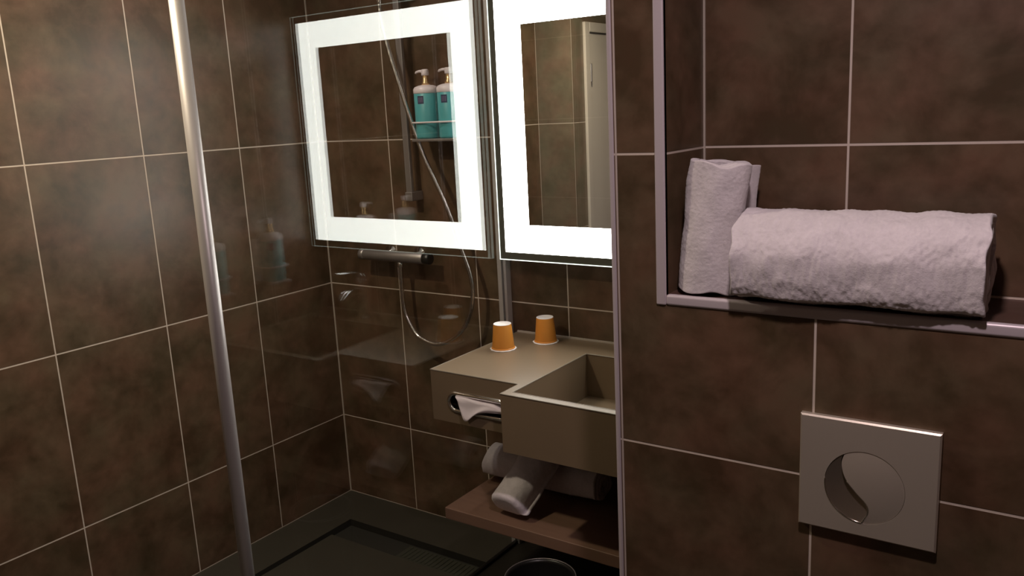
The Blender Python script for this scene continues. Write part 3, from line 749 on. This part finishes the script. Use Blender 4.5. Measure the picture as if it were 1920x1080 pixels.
# hose
hp = [(.472,-.072,mz-.038),(.473,-.075,1.02),(.482,-.078,.905),(.530,-.082,.822),(.580,-.085,.796),(.640,-.086,.787),(.700,-.085,.805),(.765,-.082,.853),(.805,-.078,.920),(.822,-.075,1.00),(.815,-.076,1.075),(.786,-.08,1.165),(.737,-.085,1.314),(.690,-.088,1.415),(.648,-.09,1.50),(.604,-.093,1.62),(.555,-.097,1.775),(.518,-.101,1.905),(.497,-.104,2.03),(.500,-.104,2.085)]
bm = bmesh.new(); tube(bm, catmull(hp, 12), .0084, 12, ribs=2.1)
h = mesh_obj('shower_hose', bm, M['chrome_soft'], smooth=True)
tag(h, 'thin chrome shower hose looping down from hand shower to bar mixer', 'hose')

# ================================================================ SOAP BOTTLES
def bottle(cx, cy, cz, face, lab, group=None):
    """face: unit 2D direction the nozzle points; label faces -Y turned"""
    t = thing('pump_bottle', (cx, cy, cz), lab, 'bottle', group)
    R_ = .0455
    mesh_obj('bottle_body', LATHE([(R_-.005,0),(R_-.001,.003),(R_,.008),(R_,.160),(R_-.002,.163)], (cx,cy,cz), 56), M['teal'], t, smooth=True)
    mesh_obj('shoulder', LATHE([(R_-.0005,.160),(R_+.0012,.163),(R_+.0012,.176),(R_-.004,.184),(R_-.018,.189),(.014,.191)], (cx,cy,cz), 56), M['white_plastic'], t, smooth=True)
    mesh_obj('pump_neck', LATHE([(.015,.190),(.015,.198),(.0115,.202),(.0105,.222),(.0105,.226)], (cx,cy,cz), 36), M['gold'], t, smooth=True)
    pb = bmesh.new(); lathe(pb, [(.0125,.224),(.0135,.227),(.0135,.242),(.011,.246)], (cx,cy,cz), 36)
    mesh_obj('pump_head', pb, M['white_plastic'], t, smooth=True)
    pb = bmesh.new(); f = Vector((face[0], face[1], 0)); o0 = Vector((cx,cy,cz+.239))
    tube(pb, [o0+f*.008, o0+f*.026+Vector((0,0,.001)), o0+f*.041+Vector((0,0,-.0015)), o0+f*.044+Vector((0,0,-.006))], [.0062,.0052,.0045,.0038], 18)
    mesh_obj('nozzle', pb, M['white_plastic'], t, smooth=True)
    # small dark square emblem on the body
    def patch(a0, a1, z0, z1, r, mat, name, par):
        bm = bmesh.new(); g = []
        base = math.atan2(face[1], face[0])
        for i in range(7):
            a = base + a0+(a1-a0)*i/6
            g.append([bm.verts.new((cx+rr_*math.cos(a), cy+rr_*math.sin(a), cz+z)) for rr_, z in ((r,z0),(r,z1),(r-.0012,z1),(r-.0012,z0))])
        for p, q in zip(g, g[1:]):
            for k in range(4): bm.faces.new((p[k], p[(k+1)%4], q[(k+1)%4], q[k]))
        bm.faces.new(g[0][::-1]); bm.faces.new(g[-1])
        bmesh.ops.recalc_face_normals(bm, faces=bm.faces)
        return mesh_obj(name, bm, mat, par)
    c0 = math.radians(100 if face[0] else -55)
    lb = patch(c0-.27, c0+.27, .124, .152, R_+.0005, M['label'], 'emblem', t)
    for k in (-.14, 0, .14): patch(c0+k-.035, c0+k+.035, .129, .147, R_+.0008, M['label_mark'], 'emblem_stroke', lb)
    return t
bottle(.657, -.066, 1.570, (-1, 0), 'teal pump bottle with white pump in the shower, left of its pair', 'teal pump bottles')
bottle(.765, -.066, 1.570, (-1, 0), 'teal pump bottle with white pump in the shower, right of its pair', 'teal pump bottles')
bottle(1.822, -.335, 1.045, (0, -1), 'teal pump bottle beside the basin, reflected in the shower glass left of the mirror reflection', 'teal pump bottles')
bottle(1.822, -.605, 1.045, (0, -1), 'teal pump bottle beside the basin, its reflection half behind the shower post', 'teal pump bottles')
def holder(pts, z, plate, lab, traybox):
    t = thing('bottle_holder', (plate[0], plate[2], z), lab, 'bottle holder', 'bottle holders')
    bm = bmesh.new(); tube(bm, catmull(pts, 8), .0032, 12)
    mesh_obj('retaining_bar', bm, M['white_plastic'], t, smooth=True)
    mesh_obj('back_plate', BOX(*plate), M['white_plastic'], t, bevel=.002)
    mesh_obj('bottom_tray', BOX(*traybox), M['dull_metal'], t, bevel=.002)
zr_ = 1.570+.058
holder([(.603,-.003,zr_),(.603,-.08,zr_),(.620,-.108,zr_),(.657,-.1165,zr_),(.711,-.117,zr_),(.765,-.1165,zr_),(.802,-.108,zr_),(.819,-.08,zr_),(.819,-.003,zr_)], 1.56,
       (.612,.810,-.006,-.0008,1.555,1.70), 'double wall holder gripping the two teal shower bottles', (.612,.810,-.112,-.006,1.560,1.5695))
for yc, lab in ((-.335, 'white wall holder for the basin bottle, the one nearer the mirror'), (-.605, 'white wall holder for the basin bottle, the one farther from the mirror')):
    z_ = 1.045+.058; sx = XR
    holder([(sx-.003,yc+.053,z_),(sx-.07,yc+.053,z_),(sx-.104,yc+.040,z_),(sx-.1135,yc,z_),(sx-.104,yc-.040,z_),(sx-.07,yc-.053,z_),(sx-.003,yc-.053,z_)], 1.035,
           (sx-.006,sx-.0008,yc-.047,yc+.047,1.03,1.21), lab, (sx-.112,sx-.006,yc-.045,yc+.045,1.035,1.0445))
